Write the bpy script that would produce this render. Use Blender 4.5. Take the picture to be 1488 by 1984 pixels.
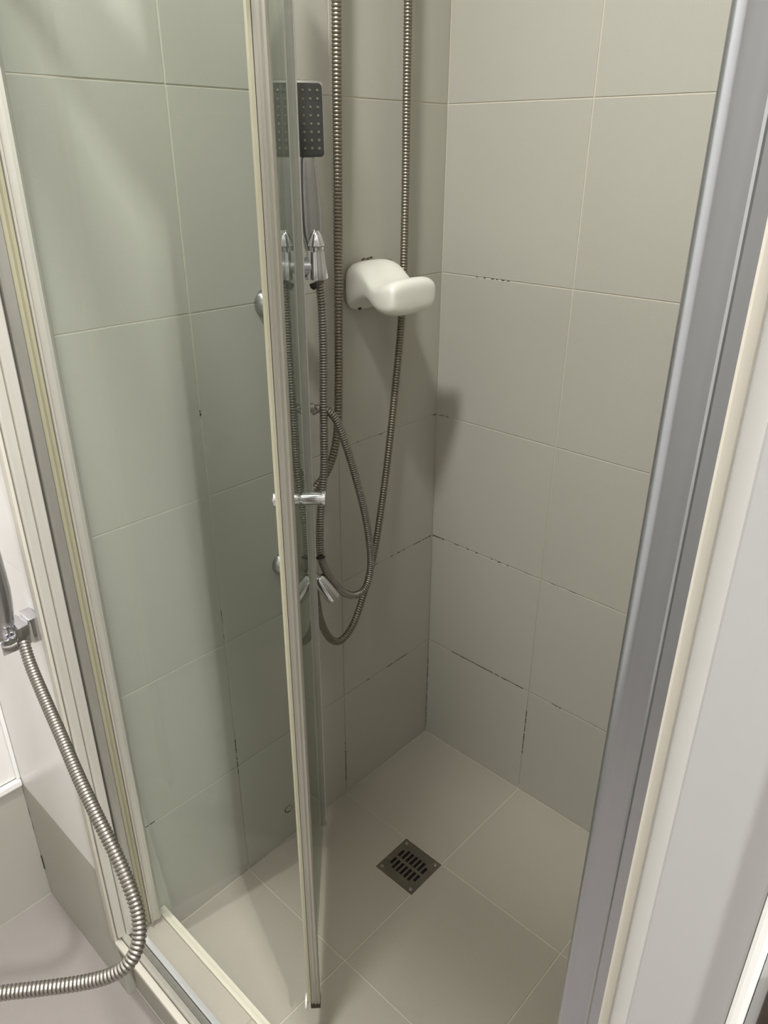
import bpy, bmesh, math, random
from mathutils import Vector, Matrix
random.seed(7)
for o in list(bpy.data.objects): bpy.data.objects.remove(o)
sc = bpy.context.scene
col = sc.collection
# ------------------------------------------------------------------ camera
F_PX = 1453.85
cam = bpy.data.cameras.new('camera'); co = bpy.data.objects.new('camera', cam); col.objects.link(co)
co.location = (-1.23925, -0.99239, 1.42106)
co.rotation_euler = (1.122698, -0.003971, -0.821051)
cam.sensor_fit = 'HORIZONTAL'; cam.sensor_width = 36.0; cam.lens = 36.0 * F_PX / 1488.0
cam.clip_start = 0.02
sc.camera = co
# ------------------------------------------------------------------ world, lights, exposure
w = bpy.data.worlds.new('world'); sc.world = w; w.use_nodes = True
w.node_tree.nodes['Background'].inputs[0].default_value = (0.9, 0.92, 1.0, 1)
w.node_tree.nodes['Background'].inputs[1].default_value = 0.02
def area(name, loc, energy, size, color, target=None, shape='DISK'):
    l = bpy.data.lights.new(name, 'AREA'); l.energy = energy; l.shape = shape; l.size = size; l.color = color
    o = bpy.data.objects.new(name, l); col.objects.link(o); o.location = loc
    if target is not None:
        o.rotation_euler = (Vector(target) - Vector(loc)).to_track_quat('-Z', 'Y').to_euler()
    return o
area('ceiling_spot', (-1.27, -1.95, 2.37), 33.0, 0.09, (1.0, 0.995, 1.0), (-1.05, -0.9, 0.6))
area('ceiling_spot', (-1.05, -0.46, 2.44), 21.5, 0.15, (1.0, 0.99, 0.975))
area('ceiling_spot', (-1.75, -1.1, 2.44), 4.0, 0.30, (1.0, 0.99, 0.985))
sc.view_settings.view_transform = 'Standard'; sc.view_settings.look = 'None'
sc.view_settings.gamma = 1.0; sc.view_settings.use_curve_mapping = False
sc.view_settings.exposure = 0.25

# ------------------------------------------------------------------ helpers
def link(name, me, mat=None, parent=None, loc=None):
    o = bpy.data.objects.new(name, me); col.objects.link(o)
    if mat is not None and me is not None and len(me.materials) == 0: me.materials.append(mat)
    if parent is not None: o.parent = parent
    if loc is not None: o.location = loc
    return o
def tag(o, label=None, cat=None, group=None, kind=None):
    if label: o['label'] = label
    if cat: o['category'] = cat
    if group: o['group'] = group
    if kind: o['kind'] = kind
    return o
def empty(name, loc, **k):
    o = bpy.data.objects.new(name, None); o.empty_display_size = .05; col.objects.link(o); o.location = loc
    return tag(o, **k)
def under(o, parent):          # parent keeping world coordinates
    o.parent = parent; o.matrix_parent_inverse = Matrix.Translation(-parent.location); return o
def obj(name, bm, mat, parent=None, smooth=False):
    me = bpy.data.meshes.new(name); bmesh.ops.recalc_face_normals(bm, faces=bm.faces)
    bm.to_mesh(me); bm.free()
    if smooth:
        for p in me.polygons: p.use_smooth = True
        if smooth != 'all':
            try: me.set_sharp_from_angle(angle=math.radians(smooth if smooth > 1 else 40))
            except Exception: pass
    o = link(name, me, mat)
    if parent is not None: under(o, parent) if parent.type == 'EMPTY' else setattr(o, 'parent', parent)
    return o
def box(bm, x0, x1, y0, y1, z0, z1, bev=0.0):
    vs = [bm.verts.new(c) for c in ((x0,y0,z0),(x1,y0,z0),(x1,y1,z0),(x0,y1,z0),(x0,y0,z1),(x1,y0,z1),(x1,y1,z1),(x0,y1,z1))]
    fs = [bm.faces.new([vs[i] for i in q]) for q in ((0,3,2,1),(4,5,6,7),(0,1,5,4),(1,2,6,5),(2,3,7,6),(3,0,4,7))]
    if bev:
        es = {e for f in fs for e in f.edges}
        bmesh.ops.bevel(bm, geom=list(es), offset=bev, segments=2, affect='EDGES', profile=.6)
    return bm
def B(*a, **k): return box(bmesh.new(), *a, **k)
def prism(bm, pts, z0, z1, fn=lambda a, b, z: (a, b, z)):
    lo = [bm.verts.new(fn(a, b, z0)) for a, b in pts]; hi = [bm.verts.new(fn(a, b, z1)) for a, b in pts]
    n = len(pts)
    for i in range(n): bm.faces.new((lo[i], lo[(i+1) % n], hi[(i+1) % n], hi[i]))
    bm.faces.new(lo[::-1]); bm.faces.new(hi); return bm
def frame_of(d):
    d = Vector(d).normalized(); a = Vector((0, 0, 1)) if abs(d.z) < .9 else Vector((1, 0, 0))
    u = d.cross(a).normalized(); return d, u, d.cross(u)
def lathe(bm, p0, d, prof, n=28, cap=True):   # prof: (dist along, radius)
    d, u, v = frame_of(d); p0 = Vector(p0); rings = []
    for t, r in prof:
        rings.append([bm.verts.new(p0 + d*t + (u*math.cos(6.28318*i/n) + v*math.sin(6.28318*i/n))*max(r, 1e-4)) for i in range(n)])
    for a, b in zip(rings, rings[1:]):
        for i in range(n): bm.faces.new((a[i], a[(i+1) % n], b[(i+1) % n], b[i]))
    if cap: bm.faces.new(rings[0][::-1]); bm.faces.new(rings[-1])
    return bm
def cyl(p0, p1, r, n=28, bev=.0008, bm=None):
    p0 = Vector(p0); p1 = Vector(p1); L = (p1-p0).length
    return lathe(bm or bmesh.new(), p0, p1-p0, [(0, r-bev), (bev, r), (L-bev, r), (L, r-bev)], n)
def catmull(P, step):
    P = [Vector(p) for p in P]; Q = [P[0]*2-P[1]] + P + [P[-1]*2-P[-2]]; out = []
    for i in range(1, len(Q)-2):
        a, b, c, d = Q[i-1:i+3]
        for k in range(24):
            t = k/24; out.append(.5*((2*b)+(-a+c)*t+(2*a-5*b+4*c-d)*t*t+(-a+3*b-3*c+d)*t**3))
    out.append(P[-1]); res = [out[0]]; acc = 0.0
    for a, b in zip(out, out[1:]):
        L = (b-a).length; s = step-acc
        while s <= L: res.append(a+(b-a)*(s/L)); s += step
        acc = (acc+L) % step
    return res
def hose_bm(P, r, pitch=.0038, depth=.2, n=14):
    pts = catmull(P, pitch/4); bm = bmesh.new(); pat = (1.0, 1.0, 1-depth, 1-depth); prev = None; u = None; gf = []
    for i, p in enumerate(pts):
        d = (pts[min(i+1, len(pts)-1)] - pts[max(i-1, 0)]).normalized()
        if u is None: _, u, _ = frame_of(d)
        u = (u - d*u.dot(d)).normalized(); v = d.cross(u); rr = r*pat[i % 4]
        ring = [bm.verts.new(p+(u*math.cos(6.28318*k/n)+v*math.sin(6.28318*k/n))*rr) for k in range(n)]
        if prev:
            for k in range(n):
                f = bm.faces.new((prev[k], prev[(k+1) % n], ring[(k+1) % n], ring[k]))
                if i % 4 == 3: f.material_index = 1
        else: bm.faces.new(ring[::-1])
        prev = ring
    bm.faces.new(prev); return bm

# ------------------------------------------------------------------ materials
def s2l(c): return tuple(((x/255+.055)/1.055)**2.4 if x/255 > .04045 else x/255/12.92 for x in c) + (1,)
def nmat(name):
    m = bpy.data.materials.new(name); m.use_nodes = True; nt = m.node_tree
    return m, nt, nt.nodes['Principled BSDF']
def N(nt, t, **k):
    n = nt.nodes.new(t)
    for a, b in k.items(): setattr(n, a, b)
    return n
def surf(name, c, rough=.4, metal=0.0, var=.06, scale=6.0, fine=0.0, bump=0.0, bscale=300.0, spec=.5, tint=None, rand=False, coat=0.0, aniso=None):
    m, nt, b = nmat(name); L = nt.links
    tc = N(nt, 'ShaderNodeTexCoord'); no = N(nt, 'ShaderNodeTexNoise'); no.inputs['Scale'].default_value = scale; no.inputs['Detail'].default_value = 5
    vec = tc.outputs['Object']
    if rand:
        oi = N(nt, 'ShaderNodeObjectInfo'); ad = N(nt, 'ShaderNodeVectorMath', operation='ADD'); cb = N(nt, 'ShaderNodeCombineXYZ')
        mu = N(nt, 'ShaderNodeMath', operation='MULTIPLY'); mu.inputs[1].default_value = 37.0
        L.new(oi.outputs['Random'], mu.inputs[0]); L.new(mu.outputs[0], cb.inputs[0]); L.new(mu.outputs[0], cb.inputs[2])
        L.new(vec, ad.inputs[0]); L.new(cb.outputs[0], ad.inputs[1]); vec = ad.outputs[0]
    if aniso:
        mp = N(nt, 'ShaderNodeMapping'); mp.inputs['Scale'].default_value = aniso; L.new(vec, mp.inputs[0]); vec = mp.outputs[0]
    L.new(vec, no.inputs['Vector'])
    mix = N(nt, 'ShaderNodeMix', data_type='RGBA')
    c0 = s2l(c); t = s2l(tint) if tint else c0
    mix.inputs[6].default_value = tuple(x*(1-var) for x in c0[:3]) + (1,)
    mix.inputs[7].default_value = tuple(min(1, x*(1+var)) for x in t[:3]) + (1,)
    L.new(no.outputs['Fac'], mix.inputs[0]); outc = mix.outputs[2]
    if fine:
        n2 = N(nt, 'ShaderNodeTexNoise'); n2.inputs['Scale'].default_value = 420; n2.inputs['Detail'].default_value = 2
        L.new(vec, n2.inputs['Vector']); mr = N(nt, 'ShaderNodeMapRange'); mr.inputs[3].default_value = 1-fine; mr.inputs[4].default_value = 1+fine
        L.new(n2.outputs['Fac'], mr.inputs[0]); m2 = N(nt, 'ShaderNodeVectorMath', operation='SCALE')
        L.new(outc, m2.inputs[0]); L.new(mr.outputs[0], m2.inputs['Scale']); outc = m2.outputs[0]
    L.new(outc, b.inputs['Base Color'])
    b.inputs['Roughness'].default_value = rough; b.inputs['Metallic'].default_value = metal
    b.inputs['Specular IOR Level'].default_value = spec; b.inputs['Coat Weight'].default_value = coat
    if bump:
        n3 = N(nt, 'ShaderNodeTexNoise'); n3.inputs['Scale'].default_value = bscale; L.new(vec, n3.inputs['Vector'])
        bu = N(nt, 'ShaderNodeBump'); bu.inputs['Strength'].default_value = bump; bu.inputs['Distance'].default_value = .0006
        L.new(n3.outputs['Fac'], bu.inputs['Height']); L.new(bu.outputs[0], b.inputs['Normal'])
    return m
M = {}
M['tile'] = surf('beige_tile', (177, 174, 164), rough=.42, var=.05, scale=2.2, fine=.05, tint=(176, 175, 164), rand=True, bump=.06, bscale=500, spec=.4)
M['floor_tile'] = surf('floor_tile', (171, 165, 152), rough=.5, var=.06, scale=3, fine=.06, rand=True, bump=.1, bscale=500, spec=.35)
M['outer_floor_tile'] = surf('outer_floor_tile', (160, 153, 148), rough=.5, var=.05, scale=3, fine=.05, rand=True, spec=.35, bump=.1, bscale=500)
M['white_tile'] = surf('white_tile', (234, 232, 229), rough=.3, var=.02, scale=2)
M['room_tile'] = surf('room_wall_tile', (166, 163, 157), rough=.5, var=.05, scale=2)
M['white_paint'] = surf('white_paint', (243, 243, 240), rough=.45, var=.02, scale=2)
M['shaded_paint'] = surf('shaded_white_paint', (178, 178, 177), rough=.5, var=.02, scale=2)  # white casing paint, greyed so its shading sits in the base colour
M['ceiling'] = surf('ceiling_paint', (235, 233, 228), rough=.9, var=.01)
M['chrome'] = surf('chrome', (212, 212, 216), rough=.13, metal=1.0, var=.02)
M['dull_chrome'] = surf('dull_chrome', (178, 178, 180), rough=.26, metal=1.0, var=.04)
M['hose'] = surf('steel_hose', (156, 151, 144), rough=.42, metal=.95, var=.15, scale=25)
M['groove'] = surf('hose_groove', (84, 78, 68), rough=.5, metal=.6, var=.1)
M['hose_dark'] = surf('aged_steel_hose', (146, 140, 127), rough=.45, metal=.95, var=.2, scale=20)
M['brushed'] = surf('brushed_aluminium', (172, 175, 180), rough=.24, metal=.9, var=.05, scale=10, aniso=(40, 40, .4))
M['alu'] = surf('aged_aluminium', (188, 186, 176), rough=.42, metal=.45, var=.07, scale=12, aniso=(6, 6, .8), tint=(188, 184, 174))
M['alu_light'] = surf('pale_aluminium', (206, 203, 194), rough=.42, metal=.35, var=.08, scale=12, aniso=(6, 6, .8))
M['alu_grey'] = surf('grey_aluminium', (160, 158, 150), rough=.38, metal=.6, var=.14, scale=14, aniso=(6, 6, .8))
M['rail_metal'] = surf('bright_rail', (226, 228, 230), rough=.36, metal=.9, var=.03)
M['seal'] = surf('yellowed_seal', (186, 182, 158), rough=.55, var=.12, scale=6)
M['old_seal'] = surf('darkened_seal', (158, 154, 130), rough=.6, var=.12, scale=6)
M['silicone'] = surf('cream_silicone', (202, 200, 186), rough=.5, var=.06, scale=9, tint=(206, 199, 188))
M['trim'] = surf('cream_trim', (206, 202, 184), rough=.5, var=.05)
M['spray_dark'] = surf('dark_spray_plate', (70, 70, 68), rough=.35, var=.08, spec=.5)
M['nozzle'] = surf('rubber_nozzle', (140, 138, 122), rough=.6, var=.1)
M['plastic'] = surf('white_plastic', (226, 225, 215), rough=.32, var=.02, spec=.5)
M['black'] = surf('black_plastic', (28, 26, 24), rough=.5, var=.1)
M['ink'] = surf('dark_ink', (60, 56, 48), rough=.7, var=.1)
M['stain'] = surf('dirty_residue', (92, 84, 68), rough=.8, var=.25, scale=200)
M['drain'] = surf('steel_drain', (108, 104, 95), rough=.42, metal=.6, var=.25, scale=45, tint=(116, 106, 92), bump=.3, bscale=220)
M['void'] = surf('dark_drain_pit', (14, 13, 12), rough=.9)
M['brown_metal'] = surf('dark_bronze_metal', (74, 64, 58), rough=.4, metal=.5, var=.1)
M['steel'] = surf('latch_steel', (150, 148, 145), rough=.35, metal=.8, var=.1)

def grout_mat():
    m, nt, b = nmat('grout'); L = nt.links
    tc = N(nt, 'ShaderNodeTexCoord'); no = N(nt, 'ShaderNodeTexNoise'); no.inputs['Scale'].default_value = 7; no.inputs['Detail'].default_value = 6; no.inputs['Roughness'].default_value = .65
    L.new(tc.outputs['Object'], no.inputs['Vector'])
    sx = N(nt, 'ShaderNodeSeparateXYZ'); L.new(tc.outputs['Object'], sx.inputs[0])
    h = N(nt, 'ShaderNodeMapRange'); h.inputs[1].default_value = 0.02; h.inputs[2].default_value = 1.3; h.inputs[3].default_value = .075; h.inputs[4].default_value = -.09
    L.new(sx.outputs['Z'], h.inputs[0]); ad = N(nt, 'ShaderNodeMath', operation='ADD'); L.new(no.outputs['Fac'], ad.inputs[0]); L.new(h.outputs[0], ad.inputs[1])
    fl = N(nt, 'ShaderNodeMath', operation='GREATER_THAN'); fl.inputs[1].default_value = .012; L.new(sx.outputs['Z'], fl.inputs[0])
    rp = N(nt, 'ShaderNodeMapRange'); rp.inputs[1].default_value = .62; rp.inputs[2].default_value = .68; L.new(ad.outputs[0], rp.inputs[0])
    mu = N(nt, 'ShaderNodeMath', operation='MULTIPLY'); L.new(rp.outputs[0], mu.inputs[0]); L.new(fl.outputs[0], mu.inputs[1])
    h2 = N(nt, 'ShaderNodeMapRange'); h2.inputs[1].default_value = .3; h2.inputs[2].default_value = 1.25; L.new(sx.outputs['Z'], h2.inputs[0])
    cr = N(nt, 'ShaderNodeMix', data_type='RGBA'); cr.inputs[6].default_value = s2l((170, 163, 146)); cr.inputs[7].default_value = s2l((204, 199, 183))
    fm = N(nt, 'ShaderNodeMath', operation='SUBTRACT'); fm.inputs[0].default_value = 1.0; L.new(fl.outputs[0], fm.inputs[1])
    mx = N(nt, 'ShaderNodeMath', operation='MAXIMUM'); L.new(h2.outputs[0], mx.inputs[0]); L.new(fm.outputs[0], mx.inputs[1]); L.new(mx.outputs[0], cr.inputs[0])
    mix = N(nt, 'ShaderNodeMix', data_type='RGBA'); L.new(mu.outputs[0], mix.inputs[0]); L.new(cr.outputs[2], mix.inputs[6]); mix.inputs[7].default_value = s2l((62, 54, 42))
    L.new(mix.outputs[2], b.inputs['Base Color']); b.inputs['Roughness'].default_value = .8
    return m
M['grout'] = grout_mat()

def glass_mat():
    m, nt, b = nmat('green_tinted_glass'); L = nt.links; out = nt.nodes['Material Output']; nt.nodes.remove(b)
    g = N(nt, 'ShaderNodeNewGeometry'); dt = N(nt, 'ShaderNodeVectorMath', operation='DOT_PRODUCT')
    L.new(g.outputs['True Normal'], dt.inputs[0]); L.new(g.outputs['Incoming'], dt.inputs[1])
    ab = N(nt, 'ShaderNodeMath', operation='ABSOLUTE'); L.new(dt.outputs['Value'], ab.inputs[0])
    on = N(nt, 'ShaderNodeMath', operation='SUBTRACT'); on.inputs[0].default_value = 1; L.new(ab.outputs[0], on.inputs[1])
    pw = N(nt, 'ShaderNodeMath', operation='POWER'); pw.inputs[1].default_value = 5; L.new(on.outputs[0], pw.inputs[0])
    ml = N(nt, 'ShaderNodeMath', operation='MULTIPLY_ADD'); ml.inputs[1].default_value = .96; ml.inputs[2].default_value = .04; L.new(pw.outputs[0], ml.inputs[0])
    tr = N(nt, 'ShaderNodeBsdfTransparent'); tr.inputs[0].default_value = (.957, .972, .963, 1)
    gl = N(nt, 'ShaderNodeBsdfGlossy'); gl.inputs['Roughness'].default_value = .015; gl.inputs[0].default_value = (.84, .89, .85, 1)
    mx = N(nt, 'ShaderNodeMixShader'); L.new(ml.outputs[0], mx.inputs[0]); L.new(tr.outputs[0], mx.inputs[1]); L.new(gl.outputs[0], mx.inputs[2])
    L.new(mx.outputs[0], out.inputs[0]); return m
M['glass'] = glass_mat()

# ------------------------------------------------------------------ room shell
X0, YS = -0.903, -0.852          # outer wall plane, near side wall of the stall
TH, G = 0.0012, 0.0011           # tile relief, half joint
T = 0.3
def slab(name, b, mat, label=None):
    o = obj(name, b, mat); tag(o, kind='structure')
    if label: o['label'] = label
    return o
back = slab('wall_back', B(X0+.03, .08, TH, .09, -.1, 2.46), M['grout'])
right = slab('wall_right', B(TH, .09, YS-.06, TH, -.1, 2.46), M['grout'])
sfloor = slab('shower_floor', B(-.86, TH, YS-.02, TH, -.10, -TH), M['grout'], 'sunken beige tiled shower floor')
near = slab('wall_near', B(-.80, .09, YS-.12, YS-.06, -.1, 2.46), M['grout'])
tile_cache = {}
def tile(parent, plane, u0, u1, v0, v1, mat, relief=TH, name='tile', ch=.0005, g=G, at=0.0):
    """thin tile: plane 'y' faces -y, 'x' faces -x, 'z' faces +z, 'Y' faces +y; u,v along the plane"""
    u0 += g; u1 -= g; v0 += g; v1 -= g
    key = (plane, round(u1-u0, 4), round(v1-v0, 4), mat.name, relief)
    if key not in tile_cache:
        W, H = u1-u0, v1-v0; bm = bmesh.new()
        fn = {'y': lambda a, b, d: (a, d, b), 'x': lambda a, b, d: (d, a, b), 'z': lambda a, b, d: (a, b, -d), 'Y': lambda a, b, d: (a, -d, b)}[plane]
        r = [[bm.verts.new(fn(a, b, d)) for a, b in ((i, i), (W-i, i), (W-i, H-i), (i, H-i))] for i, d in ((0, relief), (0, ch), (ch, 0))]
        for p, q in zip(r, r[1:]):
            for k in range(4): bm.faces.new((p[k], p[(k+1) % 4], q[(k+1) % 4], q[k]))
        bm.faces.new(r[2]); bm.faces.new(r[0][::-1])
        bmesh.ops.recalc_face_normals(bm, faces=bm.faces)
        me = bpy.data.meshes.new(name); bm.to_mesh(me); bm.free(); me.materials.append(mat); tile_cache[key] = me
    loc = {'y': (u0, at, v0), 'x': (at, u0, v0), 'z': (u0, v0, at), 'Y': (u0, at, v0)}[plane]
    o = link(name, tile_cache[key]); o.location = loc
    if parent is not None: o.parent = parent
    return o
for i in range(3):
    for k in range(8):
        z1 = min(2.42, (k+1)*T)
        tile(back, 'y', max(-(i+1)*T, X0+.035), -i*T, k*T, z1, M['tile'])
        tile(right, 'x', max(-(i+1)*T, YS), -i*T, k*T, z1, M['tile'])
for i in range(3):
    for k in range(8): tile(near, 'Y', max(-(i+1)*T, -.79), -i*T, k*T, min(2.42, (k+1)*T), M['tile'], at=YS-.06+TH)
# mould in the joints: thin dark dashes with a shape of their own
def mould(parent, plane, runs):
    bm = bmesh.new()
    for (u0, v0, u1, v1, dens, wd) in runs:
        L = math.hypot(u1-u0, v1-v0); n = max(1, int(L/.006))
        for k in range(n):
            if random.random() > dens: continue
            t0, t1 = k/n, min(1, (k+random.uniform(.5, 1.15))/n); h = wd*random.uniform(.4, 1)
            a, b = u0+(u1-u0)*t0, v0+(v1-v0)*t0; c, d = u0+(u1-u0)*t1, v0+(v1-v0)*t1
            if abs(u1-u0) > abs(v1-v0): b -= h/2; d += h/2
            else: a -= h/2; c += h/2
            a, c = sorted((a, c)); b, d = sorted((b, d))
            if plane == 'x': box(bm, -.00015, TH-.0001, a, c, b, d)
            else: box(bm, a, c, -.00015, TH-.0001, b, d)
    o = obj('mould', bm, M['ink'], parent); o['kind'] = 'stuff'; o['label'] = 'dark mould in the tile joints'
mould(right, 'x', [(-.075, .3, -.285, .3, .85, .0021), (-.355, .3, -.385, .3, .8, .0016), (-.45, .3, -.48, .3, .5, .0016), (-.3, .115, -.3, .245, .85, .0018),
    (-.001, .6, -.035, .6, .95, .0022), (-.035, .6, -.12, .6, .3, .0012), (-.12, .6, -.25, .6, .3, .0019), (-.001, .9, -.07, .9, .4, .0012), (-.0012, .03, -.0012, .25, .55, .0014), (-.08, 1.2, -.2, 1.2, .25, .001)])
mould(back, 'y', [(-.085, .3, -.155, .3, .9, .0019), (-.155, .3, -.26, .3, .15, .001), (-.0, .6, -.22, .6, .35, .0011), (-.3, .04, -.3, .16, .8, .0012), (-.0, .9, -.012, .9, 1, .002), (-.6, 1.04, -.6, 1.052, 1, .0022), (-.6, .28, -.6, .38, .5, .0013), (-.79, .3, -.81, .3, 1, .0018), (-.17, .9, -.25, .9, .2, .001)])
# shower floor tiles, one notched round the drain
DX0, DX1, DY0, DY1 = -.4045, -.3025, -.3015, -.1985
for i in range(3):
    for j in range(3):
        if (i, j) == (1, 0): continue
        x0, x1, y0, y1 = max(-(i+1)*T, -.80), -i*T, max(-(j+1)*T, YS), -j*T
        tile(sfloor, 'z', x0, x1, y0, y1, M['floor_tile'])
pts = [(-.6+G, -.3+G), (DX0-.001, -.3+G), (DX0-.001, DY1+.001), (-.3-G, DY1+.001), (-.3-G, -G), (-.6+G, -G)]
nt_ = obj('tile', prism(bmesh.new(), pts, -TH, 0), M['floor_tile'], sfloor)
# outer wall section left of the shower: white tile above, beige skirting tiles below
ZF = -.085; YC = .335; ZS = .252
wl = slab('wall_left', B(X0+TH, X0+.028, .003, YC, -.1, 2.46), M['grout'])
for z0, z1, mt, nm in ((ZF, ZS, M['tile'], 'tile'), (ZS, .86, M['white_tile'], 'tile'), (.86, 1.46, M['white_tile'], 'tile'), (1.46, 2.06, M['white_tile'], 'tile'), (2.06, 2.44, M['white_tile'], 'tile')):
    tile(wl, 'x', .003, YC, z0, z1, mt, at=X0, g=.0004)
tile(wl, 'y', X0+.0002, -.8865, ZF, .083, M['tile'], at=.0016, g=.0)
gap = obj('joint_gap', B(X0-.0015, X0-.0002, YC-.004, YC-.0006, -.005, .035), M['black'], wl); gap['label'] = 'short black gap in the corner joint'
st = bmesh.new()
for y, z, r in ((.014, .128, .004), (.02, .133, .003), (.012, .15, .002)): lathe(st, (X0+.0001, y, z), (-1, 0, 0), [(0, r), (.0006, r*.8)], 9)
stain = obj('stain', st, M['stain'], wl); stain['label'] = 'dark chip at the end of the white tile'
wf = slab('wall_far', B(-2.35, X0+.02, YC+TH, YC+.06, -.1, 2.46), M['grout'])
for i in range(5):
    a, b_ = X0-(i+1)*.3, X0-i*.3
    tile(wf, 'y', max(a, -2.3), b_, ZF, ZS-.002, M['tile'], at=YC, g=.0005)
for i in range(3):
    for z0, z1 in ((ZS+.012, .86), (.86, 1.46), (1.46, 2.06), (2.06, 2.44)):
        tile(wf, 'y', max(X0-(i+1)*.5, -2.3), X0-i*.5, z0, z1, M['white_tile'], at=YC, g=.0005)
tb = slab('trim_1', B(-2.3, X0-.001, YC-.012, YC-.0002, ZS-.004, ZS+.012, bev=.003), M['white_paint'], 'white rounded bead along top of the beige skirting')
tb2 = slab('trim_2', B(X0-.008, X0-.0004, YC-.008, YC-.0003, ZS+.013, 2.44, bev=.002), M['white_paint'], 'white vertical bead in the room corner')
# room floor
rf = slab('floor', B(-2.36, -.85, -2.5, .42, -.16, ZF-TH), M['grout'])
fy = [YC, .02-.013, -.42, -.85, -1.28, -1.71, -2.14, -2.44]
ys = [YC-.43*k for k in range(8)]
for i in range(4):
    for k in range(7):
        tile(rf, 'z', max(-.886-(i+1)*.43, -2.3), -.886-i*.43, max(ys[k+1], -2.44), ys[k], M['outer_floor_tile'], at=ZF, g=.0008)
slab('ceiling', B(-2.36, .1, -2.5, .42, 2.46, 2.5), M['ceiling'])
slab('wall_side', B(-2.36, -2.3, -2.5, YC, -.1, 2.46), M['room_tile'])
slab('wall_front', B(-2.36, .1, -2.5, -2.44, -.1, 2.46), M['room_tile'])
slab('wall_outer', B(X0, -.805, -2.44, -.888, -.085, 2.46), M['white_paint'])
slab('trim_3', B(-.80, -.79, YS-.058, YS-.012, -.0, 2.44), M['tile'])

# curb
curb = slab('shower_curb', B(-.884, -.8015, YS, -.0015, -.085, .083), M['trim'], 'raised tiled shower curb')
for j in range(3):
    y0, y1 = max(-(j+1)*.3, YS), min(-j*.3, -.002)
    tile(curb, 'z', -.862, -.818, y0, y1, M['floor_tile'], at=.0845, name='top_tile', g=.0004)
    tile(curb, 'x', y0, y1, ZF+.001, .0825, M['tile'], at=-.8855, name='riser_tile', g=.0006)
tr = obj('edge_trim', B(-.818, -.8085, YS, -.002, .080, .0875, bev=.003), M['trim'], curb, smooth=40); tr['label'] = 'cream rounded edge trim along the inner side'
for j in range(3):
    y0, y1 = max(-(j+1)*.3, YS), min(-j*.3, -.002)
    o = obj('inner_tile', B(-.8013, -.8, y0+G, y1-G, .001, .079), M['tile'], curb)

# ------------------------------------------------------------------ shower enclosure
HZ0, HZ1 = 1.762, 1.815
enc = empty('shower_enclosure', (-.87, -.43, .0845), label='metal-framed shower enclosure with folding green-tinted glass door standing half open on the curb', cat='shower enclosure')
def side(sgn, y):    # profile cross-section; y measured from the wall inwards
    f = lambda d: y + sgn*d
    # outer lip, step, groove
    mo = M['alu'] if sgn < 0 else M['brushed']
    obj('outer_channel', prism(bmesh.new(), [(-.9025, f(.0012)), (-.9025, f(.010)), (-.900, f(.012)), (-.889, f(.0125)), (-.8875, f(.010)), (-.8875, f(.0012))], .098, HZ0), M['alu_light'] if sgn < 0 else mo, enc, smooth=30)
    obj('step_channel', prism(bmesh.new(), [(-.8873, f(.0012)), (-.8873, f(.015)), (-.885, f(.0185)), (-.874, f(.0185)), (-.872, f(.016)), (-.8715, f(.0012))], .098, HZ0), M['alu_light'] if sgn < 0 else mo, enc, smooth=30)
    if sgn < 0:
        obj('middle_channel', prism(bmesh.new(), [(-.8705, f(.0012)), (-.8705, f(.022)), (-.868, f(.026)), (-.8585, f(.0275)), (-.857, f(.024)), (-.857, f(.0012))], .098, HZ0), M['alu_grey'], enc, smooth=30)
        obj('door_seal', prism(bmesh.new(), [(-.8565, f(.0012)), (-.8565, f(.024)), (-.853, f(.028)), (-.848, f(.024)), (-.8455, f(.028)), (-.845, f(.0012))], .100, HZ0), M['old_seal'], enc, smooth=30)['label'] = 'yellowed rubber seal strip'
        obj('hinge_profile', prism(bmesh.new(), [(-.8445, f(.0012)), (-.8445, f(.031)), (-.8425, f(.033)), (-.8405, f(.030)), (-.838, f(.030)), (-.828, f(.033)), (-.822, f(.029)), (-.8195, f(.020)), (-.8195, f(.0012))], .101, HZ0), M['alu'], enc, smooth=30)
    else:
        pts = [(-.8715, f(.0012)), (-.8715, f(.016)), (-.8700, f(.0165)), (-.8695, f(.020)), (-.8700, f(.028))]
        for k in range(9):
            a = math.radians(90*k/8); pts.append((-.860-.012*math.cos(a), f(.036+.0125*math.sin(a))))
        pts += [(-.82, f(.0485)), (-.82, f(.0012))]
        obj('wide_channel', prism(bmesh.new(), pts, .098, HZ0), M['brushed'], enc, smooth=40)['label'] = 'wide brushed aluminium door jamb'
side(-1, 0.0)
side(1, YS-.038)
sil = bmesh.new(); box(sil, X0-.0055, X0-.0002, -.006, .011, ZF+.17, 2.0, bev=.0024)
obj('silicone_bead', sil, M['silicone'], enc, smooth=40)
sil = bmesh.new(); box(sil, X0-.004, X0-.0002, YS-.0425, YS-.0355, ZF+.17, 2.0, bev=.0018)
obj('silicone_bead', sil, M['silicone'], enc, smooth=40)
obj('silicone_bead', B(-.9095, -.8965, YS-.036, -.004, .0775, .0885, bev=.0035), M['silicone'], enc, smooth=40)
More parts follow.
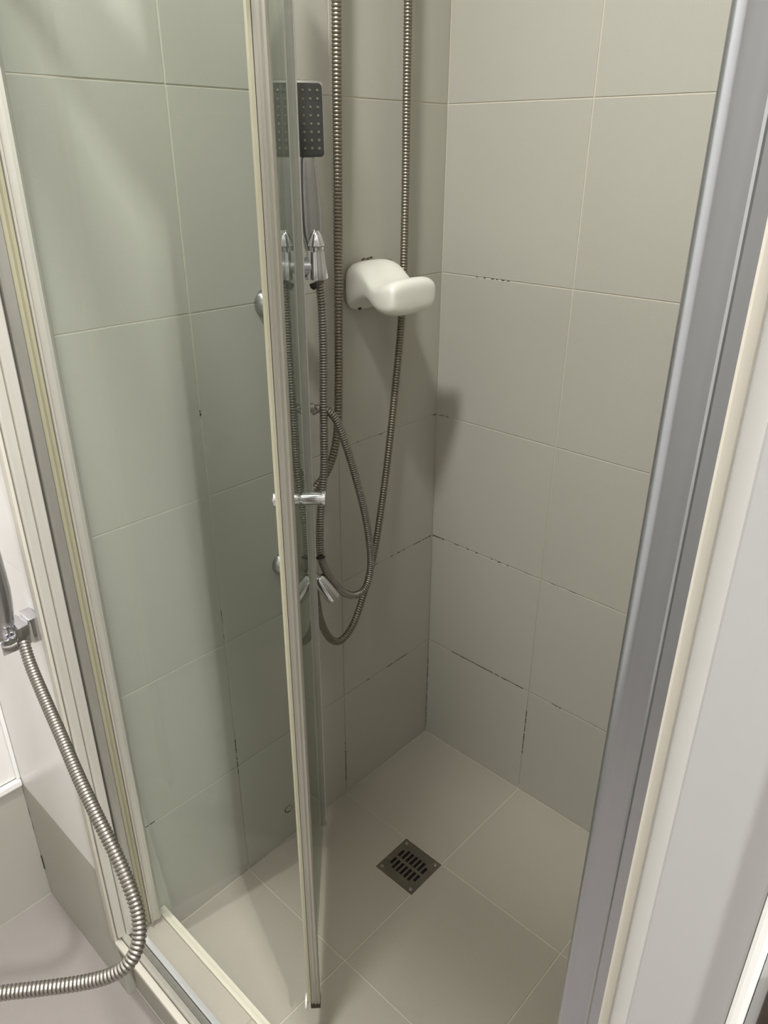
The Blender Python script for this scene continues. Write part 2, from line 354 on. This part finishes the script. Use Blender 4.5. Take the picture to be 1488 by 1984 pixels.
# bottom rail, cross-section in (x,z) run along y
def yrun(pts, y0, y1, fn=None): return prism(bmesh.new(), pts, y0, y1, lambda a, b, y: (a, y, b))
YR0, YR1 = YS-.034, -.002
obj('outer_sill', yrun([(-.8962, .0835), (-.8962, .096), (-.893, .0985), (-.886, .0975), (-.8845, .093), (-.8845, .0835)], YR0, YR1), M['alu'], enc, smooth=30)
obj('rail_groove', yrun([(-.884, .0835), (-.884, .0925), (-.873, .0900), (-.8725, .0835)], YR0, YR1), M['alu_grey'], enc)
obj('bottom_rail', yrun([(-.872, .0848), (-.872, .094), (-.870, .0955), (-.8625, .0955), (-.8622, .0848)], YR0, YR1), M['rail_metal'], enc, smooth=30)['label'] = 'shiny metal guide rail of the door'
obj('header_rail', B(-.902, -.845, YS-.036, -.0015, HZ0, HZ1, bev=.003), M['brushed'], enc)
# glass panels
ZG0, ZG1 = .107, 1.755
H = Vector((-.832, -.031)); Fd = Vector((-.463, -.094)); E_ = Vector((-.7365, -.3655))
def panel(a, b_, th=.0045, z0=ZG0, z1=ZG1):
    d = (b_-a).normalized(); n = Vector((-d.y, d.x))*th/2
    return prism(bmesh.new(), [tuple(a+n), tuple(b_+n), tuple(b_-n), tuple(a-n)], z0, z1)
def local_prism(o_, d, pts, z0, z1):  # pts (along d, along normal)
    d = d.normalized(); n = Vector((-d.y, d.x))
    return prism(bmesh.new(), [tuple(o_ + d*s + n*t) for s, t in pts], z0, z1)
gA = obj('glass_panel', panel(H, Fd - (Fd-H).normalized()*.006), M['glass'], enc); gA['label'] = 'clear greenish glass panel hinged at the left jamb'
dB = (Fd-E_).normalized(); nB = Vector((-dB.y, dB.x))      # nB points to +y/-x, left side
gB = obj('glass_panel', panel(E_ + dB*.008, Fd - dB*.008), M['glass'], enc); gB['label'] = 'glass panel with the knob, seen almost edge-on and mirroring the hoses'
def sub(name, b, mat, par, smooth=False, label=None):
    o = obj(name, b, mat, None, smooth); o.parent = par; o.matrix_parent_inverse = par.matrix_basis.inverted() if par.matrix_basis != Matrix() else Matrix()
    # par itself carries an inverse-offset; world = Translation(0)
    if label: o['label'] = label
    return o
# fold hinge between panels
sub('fold_hinge', local_prism(Fd, dB, [(-.009, -.0072), (-.009, -.001), (-.009, .0068), (-.002, .0085), (.006, .0068), (.0085, 0), (.006, -.0072), (-.002, -.0082)], ZG0-.004, ZG1), M['alu_grey'], gB, 35, 'grey hinge profile joining the two glass panels')
sub('hinge_seal', local_prism(Fd, dB, [(-.0105, -.0075), (-.0092, -.0095), (-.0062, -.0095), (-.0062, -.0077)], ZG0+.01, ZG1), M['rail_metal'], gB, 35)
# free edge of panel B: frame + cream gasket
sub('edge_frame', local_prism(E_, dB, [(-.004, -.0125), (-.0065, -.0105), (-.0045, -.0075), (-.0065, -.005), (-.0045, -.0015), (-.006, .0015), (-.003, .0035), (.012, .0035), (.012, -.010), (.009, -.0125)], ZG0+.004, ZG1), M['alu'], gB, 25)
sub('edge_gasket', local_prism(E_, dB, [(-.0075, .0022), (-.0095, .0055), (-.007, .0082), (-.002, .0082), (.002, .0037), (-.0028, .0037)], ZG0+.012, ZG1), M['seal'], gB, 30, 'cream rubber gasket')
sub('end_cap', local_prism(E_, dB, [(-.0062, -.0128), (-.0066, .0035), (.0122, .0037), (.0122, -.0128)], ZG0-.007, ZG0+.004), M['brown_metal'], gB)
wp = Vector((E_.x, E_.y, ZG0+.006)); n3 = Vector((nB.x, nB.y, 0))
sub('roller_wheel', lathe(bmesh.new(), wp + n3*.0085 - Vector((dB.x, dB.y, 0))*.002, n3, [(0, .008), (.0006, .0115), (.0012, .0122), (.0034, .0122), (.0042, .0115), (.0044, .006), (.0038, .002)], 24), M['plastic'], gB, 30, 'small white roller')
sub('roller_pin', cyl(wp + n3*.004 - Vector((dB.x, dB.y, 0))*.002, wp + n3*.0090 - Vector((dB.x, dB.y, 0))*.002, .0022, 12), M['steel'], gB, 30)
# knobs both sides
kp2 = E_ + dB*(.385*.56); KZ = .957
for s, nm in ((1, 'outer'), (-1, 'inner')):
    o3 = Vector((kp2.x, kp2.y, KZ)) + n3*s*.0024
    k = lathe(bmesh.new(), o3, n3*s, [(0, .0080), (.0018, .0080), (.0020, .0094), (.0022, .0098), (.028, .0098), (.0285, .0092), (.0302, .0092), (.0308, .0116), (.0318, .0122), (.0352, .0122), (.0364, .0114), (.0368, .009)], 32)
    sub('door_knob', k, M['chrome'], gB, 30)
# etched round mark near the bottom of panel A
mk = bmesh.new(); dA = (Fd-H).normalized(); nA = Vector((-dA.y, dA.x)); mc = H + dA*.293
def seg(cx, cz, r0, r1, a0, a1, n=5):
    for k in range(n):
        b0, b1 = a0+(a1-a0)*k/n, a0+(a1-a0)*(k+1)/n
        q = []
        for r, a in ((r0, b0), (r1, b0), (r1, b1), (r0, b1)):
            s = cx+r*math.cos(a); q.append((s, cz+r*math.sin(a)))
        P = [mc + dA*s - nA*.0024 for s, z in q]
        v = [mk.verts.new((p.x, p.y, z)) for p, (s, z) in zip(P, q)]
        P2 = [mc + dA*s - nA*.0027 for s, z in q]
        v2 = [mk.verts.new((p.x, p.y, z)) for p, (s, z) in zip(P2, q)]
        mk.faces.new(v); mk.faces.new(v2[::-1])
        for i in range(4): mk.faces.new((v[i], v[(i+1) % 4], v2[(i+1) % 4], v2[i]))
seg(0, .199, .0072, .0096, math.radians(165), math.radians(300), 10)
for a in range(60, 165, 22): seg(0, .199, .0068, .0098, math.radians(a), math.radians(a+11), 1)
for a in range(-40, 50, 30): seg(0, .199, .0078, .0092, math.radians(a), math.radians(a+14), 1)
sub('etched_mark', mk, M['ink'], gA, False, 'round dark etched mark low on the glass')

# ------------------------------------------------------------------ drain
dr = empty('floor_drain', ((DX0+DX1)/2, (DY0+DY1)/2, 0), label='square steel floor drain grate with two rows of slots, let into the shower floor tiles', cat='drain')
def grate():
    bm = bmesh.new(); x0, x1, y0, y1 = DX0, DX1, DY0, DY1; z0, z1 = -.0004, .0012
    # slots run along x (two rows along x), stacked along y
    cx, cy = (x0+x1)/2, (y0+y1)/2; ns = 7; pitch = .0112; sw = .0034
    rows = ((cx-.0290, cx-.0035), (cx+.0035, cx+.0290))
    ycuts = [y0]; slots = []
    for k in range(ns):
        yc = cy + (k-3)*pitch; slots.append((yc-sw, yc+sw)); ycuts += [yc-sw, yc+sw]
    ycuts.append(y1)
    xc = sorted({x0, x1, rows[0][0]-.003, rows[0][0], rows[0][1], rows[1][0], rows[1][1], rows[1][1]+.003, rows[0][0]+.007, rows[1][1]-.007})
    def hole(xa, xb, ya, yb):
        for k, (s0, s1) in enumerate(slots):
            if abs(s0-ya) < 1e-6 and abs(s1-yb) < 1e-6:
                short = k in (0, 6)
                for r, (ra, rb) in enumerate(rows):
                    if short:
                        if r == 0: ra += .007
                        else: rb -= .007
                    if xa >= ra-1e-6 and xb <= rb+1e-6: return True
        return False
    V = {}
    def v(x, y, z):
        k = (round(x, 6), round(y, 6), z)
        if k not in V: V[k] = bm.verts.new(k)
        return V[k]
    cells = {(i, j) for i in range(len(xc)-1) for j in range(len(ycuts)-1) if not hole(xc[i], xc[i+1], ycuts[j], ycuts[j+1])}
    for (i, j) in cells:
        xa, xb, ya, yb = xc[i], xc[i+1], ycuts[j], ycuts[j+1]
        bm.faces.new((v(xa, ya, z1), v(xb, ya, z1), v(xb, yb, z1), v(xa, yb, z1)))
        for (di, dj, a, b_) in ((-1, 0, (xa, ya), (xa, yb)), (1, 0, (xb, ya), (xb, yb)), (0, -1, (xa, ya), (xb, ya)), (0, 1, (xa, yb), (xb, yb))):
            if (i+di, j+dj) not in cells:
                bm.faces.new((v(*a, z0), v(*b_, z0), v(*b_, z1), v(*a, z1)))
    return bm
obj('grate', grate(), M['drain'], dr)
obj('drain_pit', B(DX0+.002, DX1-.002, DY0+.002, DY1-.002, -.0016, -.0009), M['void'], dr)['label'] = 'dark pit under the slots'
for sx in (DX0+.0095, DX1-.0095):
    for sy in (DY0+.0095, DY1-.0095):
        obj('screw', lathe(bmesh.new(), (sx, sy, .0011), (0, 0, 1), [(0, .0042), (.0012, .0038), (.0018, .0026), (.0014, .0012), (.0008, .0008)], 18), M['steel'], dr, 40)
obj('grout_rim', B(DX0-.0008, DX0+.0004, DY0-.0006, DY1, -.001, .0004), M['trim'], dr)

SP0, SP1 = Vector((-0.4329, -0.0720, 0.7010)), Vector((-0.4138, -0.0980, 0.6556))
# ------------------------------------------------------------------ riser rail with clamp and outlets
RX, RY = -.456, -.046
rail = empty('riser_rail', (RX, 0, .70), label='chrome riser rail on two round wall flanges behind the folded glass door', cat='shower rail')
for z, r in ((1.198, .0225), (.712, .0235)):
    obj('wall_flange', lathe(bmesh.new(), (RX, -.0003, z), (0, -1, 0), [(0, r), (.003, r), (.008, r*.93), (.014, r*.72), (.018, r*.52), (.022, .011), (.046, .010)], 36), M['dull_chrome'], rail, 35)
obj('rail_tube', cyl((RX, RY, .69), (RX, RY, 1.29), .0095, bm=None), M['chrome'], rail, 40)
# outlet for the looped hose
obj('hose_outlet', lathe(bmesh.new(), (RX, RY-.012, 1.028), (1, -.25, 0), [(0, .008), (.012, .008), (.0125, .0095), (.016, .0095), (.017, .0075), (.036, .0075), (.037, .006)], 24), M['dull_chrome'], rail, 35)
obj('hose_outlet', lathe(bmesh.new(), (RX-.002, RY-.01, .872), (1, -.1, .3), [(0, .008), (.03, .008), (.031, .0065)], 24), M['dull_chrome'], rail, 35)
# sliding clamp that holds the hand shower
cl = obj('slider_clamp', lathe(bmesh.new(), (RX-.012, RY-.004, 1.258), (1, -.75, 0), [(0, .013), (.002, .0150), (.034, .0150), (.0345, .0138), (.036, .0138), (.0365, .0150), (.052, .0150), (.054, .012)], 30), M['dull_chrome'], rail, 35)
HS = Vector((-.4195, -.086, 0))
sock = bmesh.new(); lathe(sock, (HS.x-.001, HS.y, 1.2835), (.0, -.02, -1), [(0, .0135), (.001, .0145), (.012, .0152), (.028, .0168), (.041, .0185), (.0425, .0178), (.043, .012)], 32)
sub('clamp_socket', sock, M['chrome'], cl, 35)
sub('socket_tip', lathe(bmesh.new(), (HS.x-.004, HS.y-.006, 1.314), (.02, .02, -1), [(0, .0015), (.002, .0052), (.008, .0088), (.016, .0118), (.023, .0138), (.0235, .0128), (.026, .0110), (.032, .0110)], 28), M['chrome'], cl, 50)
obj('clamp_screw', lathe(bmesh.new(), (HS.x-.012, HS.y-.004, 1.236), (.2, -.3, -1), [(0, .006), (.006, .006), (.010, .003)], 16), M['black'], rail, 35)
# angled spout at the foot of the rail
tp = bmesh.new(); s0 = SP0; d0 = (SP1-SP0).normalized(); LL = (SP1-SP0).length
lathe(tp, s0, d0, [(0, .009), (.002, .0118), (.006, .0134), (LL-.0015, .0142), (LL, .0136), (LL-.001, .0105), (LL-.006, .010)], 32)
obj('angled_spout', tp, M['chrome'], rail, 45)
obj('spout_ring', lathe(bmesh.new(), (RX, RY, .705), (.30, -1, .03), [(0, .0105), (.03, .0105), (.0305, .0125), (.038, .0125), (.0385, .010)], 30), M['chrome'], rail, 35)

# ------------------------------------------------------------------ hand shower
hand = empty('hand_shower', (HS.x, HS.y, 1.28), label='chrome hand shower with dark rectangular spray plate, resting in the rail clamp', cat='shower head')
hc = Vector((-.4310, -.089, 1.461))      # head centre
up = Vector((0, .02, 1)).normalized()
nrm = Vector((-.42, -.9, -.15)); nrm = (nrm - up*nrm.dot(up)).normalized(); sx_ = up.cross(nrm).normalized()
def rrect(cu, cv, w_, h_, r, depth, off, n=5, taper=1.0):
    bm = bmesh.new(); rings = []
    for o_, sc_ in ((0, taper), (depth*.5, 1), (depth-.001, 1), (depth, .965)):
        ring = []
        for cxs, czs, a0 in ((1, 1, 0), (-1, 1, 90), (-1, -1, 180), (1, -1, 270)):
            for k in range(n+1):
                a = math.radians(a0+90*k/n); u = (cxs*(w_/2-r)+r*math.cos(a))*sc_; v = (czs*(h_/2-r)+r*math.sin(a))*sc_
                ring.append(bm.verts.new(hc + sx_*(cu+u) + up*(cv+v) + nrm*(off+o_)))
        rings.append(ring)
    for a, b_ in zip(rings, rings[1:]):
        m_ = len(a)
        for k in range(m_): bm.faces.new((a[k], a[(k+1) % m_], b_[(k+1) % m_], b_[k]))
    bm.faces.new(rings[0][::-1]); bm.faces.new(rings[-1]); return bm
obj('head_shell', rrect(0, 0.001, .050, .098, .007, .010, -.009, taper=.9), M['chrome'], hand, 40)
fp = obj('spray_plate', rrect(0, -.001, .0475, .094, .006, .0022, .001), M['spray_dark'], hand, 40); fp['label'] = 'dark grey spray plate'
for r in range(8):
    for c in range(4):
        p = hc + sx_*((c-1.5)*.0108) + up*((r-3.5)*.0105) + nrm*.003
        nz = lathe(bmesh.new(), p, nrm, [(0, .0022), (.0014, .0015), (.0016, .0006)], 10)
        sub('nozzle', nz, M['nozzle'], fp, 40)
# tapering handle
hb = bmesh.new(); rings = []
for t, w_, d_ in ((0, .020, .007), (.06, .024, .009), (.25, .028, .011), (.55, .033, .014), (.85, .035, .017), (1.0, .0345, .018), (1.12, .026, .018), (1.3, .017, .016)):
    c = (hc - up*.047 - nrm*.004).lerp(Vector((HS.x-.004, HS.y+.004, 1.306)), t); ring = []
    for k in range(20):
        a = 6.28318*k/20; ca, sa = math.cos(a), math.sin(a)
        ring.append(hb.verts.new(c + sx_*math.copysign(abs(ca)**.75, ca)*w_/2 + nrm*math.copysign(abs(sa)**.75, sa)*d_/2))
    rings.append(ring)
for a, b_ in zip(rings, rings[1:]):
    for k in range(20): hb.faces.new((a[k], a[(k+1) % 20], b_[(k+1) % 20], b_[k]))
hb.faces.new(rings[0][::-1]); hb.faces.new(rings[-1])
obj('handle', hb, M['dull_chrome'], hand, 50)

# ------------------------------------------------------------------ hoses, given as points in the stall
def tagged(o, label, cat, group=None): return tag(o, label, cat, group)
hA = [Vector((-0.4120, -0.0840, 1.2350)), Vector((-0.4047, -0.0800, 1.1903)), Vector((-0.4011, -0.0760, 1.1047)), Vector((-0.4049, -0.0760, 1.0157)), Vector((-0.4094, -0.0780, 0.9222)), Vector((-0.4169, -0.0780, 0.8646)), Vector((-0.4245, -0.0780, 0.8053)), Vector((-0.4247, -0.0780, 0.7431)),
      Vector((-0.4075, -0.0800, 0.6922)), Vector((-0.3772, -0.0840, 0.6470)), Vector((-0.3416, -0.0880, 0.6267)), Vector((-0.3126, -0.0900, 0.6434)), Vector((-0.3048, -0.0900, 0.7027)), Vector((-0.3185, -0.0900, 0.7926)), Vector((-0.3448, -0.0900, 0.8862)), Vector((-0.3660, -0.0890, 0.9501)), Vector((-0.3834, -0.0850, 0.9986)), Vector((-0.3981, -0.0780, 1.0192)), Vector((-0.4086, -0.0700, 1.0236)), Vector((-0.4193, -0.0660, 1.0233))]
h1 = obj('shower_hose', hose_bm(hA, .0074, pitch=.0047, depth=.22), M['hose'], None, 60)
tagged(h1, 'ribbed steel hose hanging from the hand shower and looping back up to the rail', 'hose')
fer = lathe(bmesh.new(), Vector((-0.4224, -0.0640, 1.0199)), Vector((-0.4050, -0.0700, 1.0246))-Vector((-0.4224, -0.0640, 1.0199)), [(0, .0065), (.001, .0078), (.006, .0078), (.0065, .0068), (.013, .0072), (.0135, .0066)], 24)
obj('ferrule', fer, M['dull_chrome'], h1, 35)
hB = [Vector((-0.3035, -0.0300, 1.8691)), Vector((-0.3085, -0.0300, 1.7166)), Vector((-0.3105, -0.0300, 1.6235)), Vector((-0.3137, -0.0300, 1.4884)), Vector((-0.3162, -0.0300, 1.3389)), Vector((-0.3201, -0.0300, 1.1725)), Vector((-0.3266, -0.0320, 1.0263)), Vector((-0.3367, -0.0360, 0.9507)), Vector((-0.3552, -0.0400, 0.9060)), Vector((-0.3809, -0.0440, 0.8787)), Vector((-0.4083, -0.0480, 0.8638)), Vector((-0.4349, -0.0500, 0.8464)), Vector((-0.4552, -0.0500, 0.8172))]
hC = [Vector((-0.1531, -0.0280, 1.9068)), Vector((-0.1486, -0.0280, 1.7432)), Vector((-0.1471, -0.0280, 1.6423)), Vector((-0.1471, -0.0280, 1.4951)), Vector((-0.1471, -0.0280, 1.3317)), Vector((-0.1515, -0.0280, 1.1496)), Vector((-0.1718, -0.0300, 0.9925)), Vector((-0.1974, -0.0340, 0.8476)), Vector((-0.2244, -0.0380, 0.7300)), Vector((-0.2505, -0.0420, 0.6442)), Vector((-0.2858, -0.0470, 0.5736)), Vector((-0.3208, -0.0520, 0.5258)), Vector((-0.3587, -0.0550, 0.5090)), Vector((-0.3882, -0.0560, 0.5298)), Vector((-0.4115, -0.0560, 0.5813)), Vector((-0.4212, -0.0560, 0.6397)), Vector((-0.4264, -0.0540, 0.6874)), Vector((-0.4315, -0.0500, 0.7218))]
h2 = obj('shower_hose', hose_bm(hB, .0080, pitch=.0056, depth=.15), M['hose_dark'], None, 60)
tagged(h2, 'long brownish ribbed hose hanging straight down on the left of the white soap holder', 'hose', )
h3 = obj('shower_hose', hose_bm(hC, .0076, pitch=.0052, depth=.15), M['hose_dark'], None, 60)
tagged(h3, 'long brownish ribbed hose passing behind the soap holder and ending in a low U-shaped loop', 'hose')
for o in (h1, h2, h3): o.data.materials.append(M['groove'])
# black clip on the hose
cb = bmesh.new(); c0 = Vector((-0.4350, -0.0880, 0.7489))
bmesh.ops.create_uvsphere(cb, u_segments=18, v_segments=10, radius=1.0)
for v in cb.verts: v.co = c0 + Vector((v.co.x*.0115, v.co.y*.006, v.co.z*.0038 - v.co.x*.0022))
obj('hose_clip', cb, M['black'], h1, 60)['label'] = 'black clip'

# ------------------------------------------------------------------ white soap holder
soap = empty('soap_holder', (-.225, 0, 1.2), label='white plastic soap holder with curled front lip on the beige back wall', cat='soap holder')
sb = bmesh.new(); S = [(-.0004, -.2255, .0550, 1.240, 1.158), (-.012, -.2255, .0565, 1.246, 1.160), (-.030, -.2255, .0565, 1.247, 1.170), (-.048, -.227, .0560, 1.241, 1.180), (-.062, -.230, .0560, 1.229, 1.182),
     (-.074, -.233, .0570, 1.220, 1.178), (-.088, -.235, .0590, 1.2165, 1.170), (-.102, -.236, .0600, 1.222, 1.165), (-.116, -.236, .0600, 1.2265, 1.164), (-.126, -.236, .0590, 1.226, 1.166), (-.1325, -.236, .0560, 1.220, 1.172), (-.1355, -.236, .049, 1.211, 1.180)]
rings = []
for y, cx, a_, zt, zb in S:
    cz, b_ = (zt+zb)/2, (zt-zb)/2; ring = []
    for k in range(36):
        t = 6.28318*k/36; c_, s_ = math.cos(t), math.sin(t); e = .55
        ring.append(sb.verts.new((cx+a_*math.copysign(abs(c_)**e, c_), y, cz+b_*math.copysign(abs(s_)**e, s_))))
    rings.append(ring)
for a, b_ in zip(rings, rings[1:]):
    for k in range(36): sb.faces.new((a[k], a[(k+1) % 36], b_[(k+1) % 36], b_[k]))
sb.faces.new(rings[0][::-1]); sb.faces.new(rings[-1])
so = obj('holder_body', sb, M['plastic'], soap, 'all')
md = so.modifiers.new('sub', 'SUBSURF'); md.levels = 2; md.render_levels = 2
# drain hole under the body and small print on top
obj('drain_hole', lathe(bmesh.new(), (-.256, -.018, 1.1662), (-.2, -.6, -.75), [(0, .0035), (.0025, .0035)], 14), M['black'], soap)['label'] = 'small dark hole on the underside'
fc = bpy.data.curves.new('print', 'FONT'); fc.body = 'NIL'; fc.size = .0085; fc.extrude = .0002; fc.align_x = 'CENTER'
fo = bpy.data.objects.new('print_tmp', fc); col.objects.link(fo)
bpy.context.view_layer.update()
me = bpy.data.meshes.new_from_object(fo.evaluated_get(bpy.context.evaluated_depsgraph_get())); bpy.data.objects.remove(fo)
from mathutils.bvhtree import BVHTree
hit = BVHTree.FromObject(so, bpy.context.evaluated_depsgraph_get()).ray_cast(Vector((-.1915, -.031, 1.4)) - so.matrix_world.translation, Vector((0, 0, -1)))
hz = hit[0].z + so.matrix_world.translation.z if hit[0] else 1.244
PLOC = (-.1915+.225, -.031, hz+.0004-1.2)
po = link('printed_mark', me, M['ink']); po.parent = soap; po.location = PLOC; po.rotation_euler = (0, 0, math.radians(-38)); po['label'] = 'small dark letters'
rs = bmesh.new()
for k in range(7):
    x = -.233+k*.0042+random.uniform(-.001, .001); z = 1.2435+random.uniform(-.001, .001)+k*.0003
    if k == 2: continue
    box(rs, x, x+.0038, -.0009, -.0001, z, z+random.uniform(.0022, .004))
tag(obj('adhesive_residue', rs, M['stain']), 'thin dark strip of old glue on the back wall just above the white soap holder', 'residue', kind='stuff')

# ------------------------------------------------------------------ bidet sprayer outside on the left
hold = empty('spray_holder', (X0, .03, .78), label='square chrome bracket for the bidet sprayer on white tile left of the shower frame', cat='bracket')
hbm = bmesh.new(); box(hbm, -.947, -.920, .006, .046, .766, .799, bev=.002)
bmesh.ops.rotate(hbm, verts=hbm.verts, cent=(-.93, .026, .78), matrix=Matrix.Rotation(math.radians(10), 3, 'Z'))
obj('bracket_block', hbm, M['chrome'], hold, 40)
obj('bracket_plate', B(-.9205, X0-.0004, .008, .044, .763, .804, bev=.002), M['chrome'], hold, 40)
obj('fork_arm', B(-.966, -.944, .001, .006, .768, .790, bev=.001), M['chrome'], hold, 40)
obj('fork_arm', B(-.966, -.944, .038, .043, .768, .790, bev=.001), M['chrome'], hold, 40)
spr = empty('bidet_sprayer', (-.958, .022, .80), label='grey and chrome bidet sprayer handle standing in the wall bracket at the left edge', cat='sprayer')
s0 = Vector((-.950, .022, .786)); sd = (Vector((-0.9435, 0.0306, 0.8679)) - s0).normalized()
obj('handle', lathe(bmesh.new(), s0 + sd*.016, sd, [(0, .012), (.002, .0138), (.012, .0146), (.03, .0165), (.055, .0170), (.085, .0150), (.12, .0125), (.14, .010)], 28), M['dull_chrome'], spr, 50)
obj('collar', lathe(bmesh.new(), s0, sd, [(0, .009), (.001, .0115), (.013, .0128), (.0135, .0115), (.0155, .0115)], 28), M['chrome'], spr, 40)
hp = [Vector((-0.9353, 0.0028, 0.7746)), Vector((-0.9425, -0.0276, 0.7538)), Vector((-0.9515, -0.0787, 0.7321)), Vector((-0.9629, -0.1447, 0.7107)), Vector((-0.9756, -0.2121, 0.6920)), Vector((-0.9843, -0.2676, 0.6763)), Vector((-0.9904, -0.3188, 0.6550)), Vector((-0.9966, -0.3592, 0.6326)), Vector((-1.0033, -0.3835, 0.6117)), Vector((-1.0148, -0.3977, 0.5916)), Vector((-1.0306, -0.3995, 0.5737)), Vector((-1.0490, -0.3875, 0.5592)), Vector((-1.0734, -0.3630, 0.5467)), Vector((-1.1037, -0.3323, 0.5390)), Vector((-1.1338, -0.3017, 0.5330)), Vector((-1.1687, -0.2697, 0.5293)), Vector((-1.2042, -0.2400, 0.5258))]
hh = obj('sprayer_hose', hose_bm(hp, .0086, pitch=.0050, depth=.17, n=16), M['hose'], None, 60)
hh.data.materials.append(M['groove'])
tagged(hh, 'ribbed steel hose hanging from the left wall bracket, swinging in front of the curb', 'hose')

# ------------------------------------------------------------------ white casing with a strike plate at right
case = slab('door_1', B(-.9285, X0-.0002, -.9605, -.9105, ZF, 2.05, bev=.0015), M['shaded_paint'], 'white painted door casing at the right edge')
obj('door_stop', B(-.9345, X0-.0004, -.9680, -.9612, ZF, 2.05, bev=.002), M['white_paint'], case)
obj('door_lining', B(-.9235, X0-.0004, -1.08, -.9684, ZF, 2.05), M['shaded_paint'], case)
sp = B(-.9262, -.9236, -1.03, -.9735, .90, 1.040, bev=.0006)
pl = obj('strike_plate', sp, M['brown_metal'], case); pl['label'] = 'dark bronze strike plate'
o = obj('latch_lip', B(-.9282, -.9263, -1.02, -.979, .96, 1.018, bev=.001), M['steel'], pl)
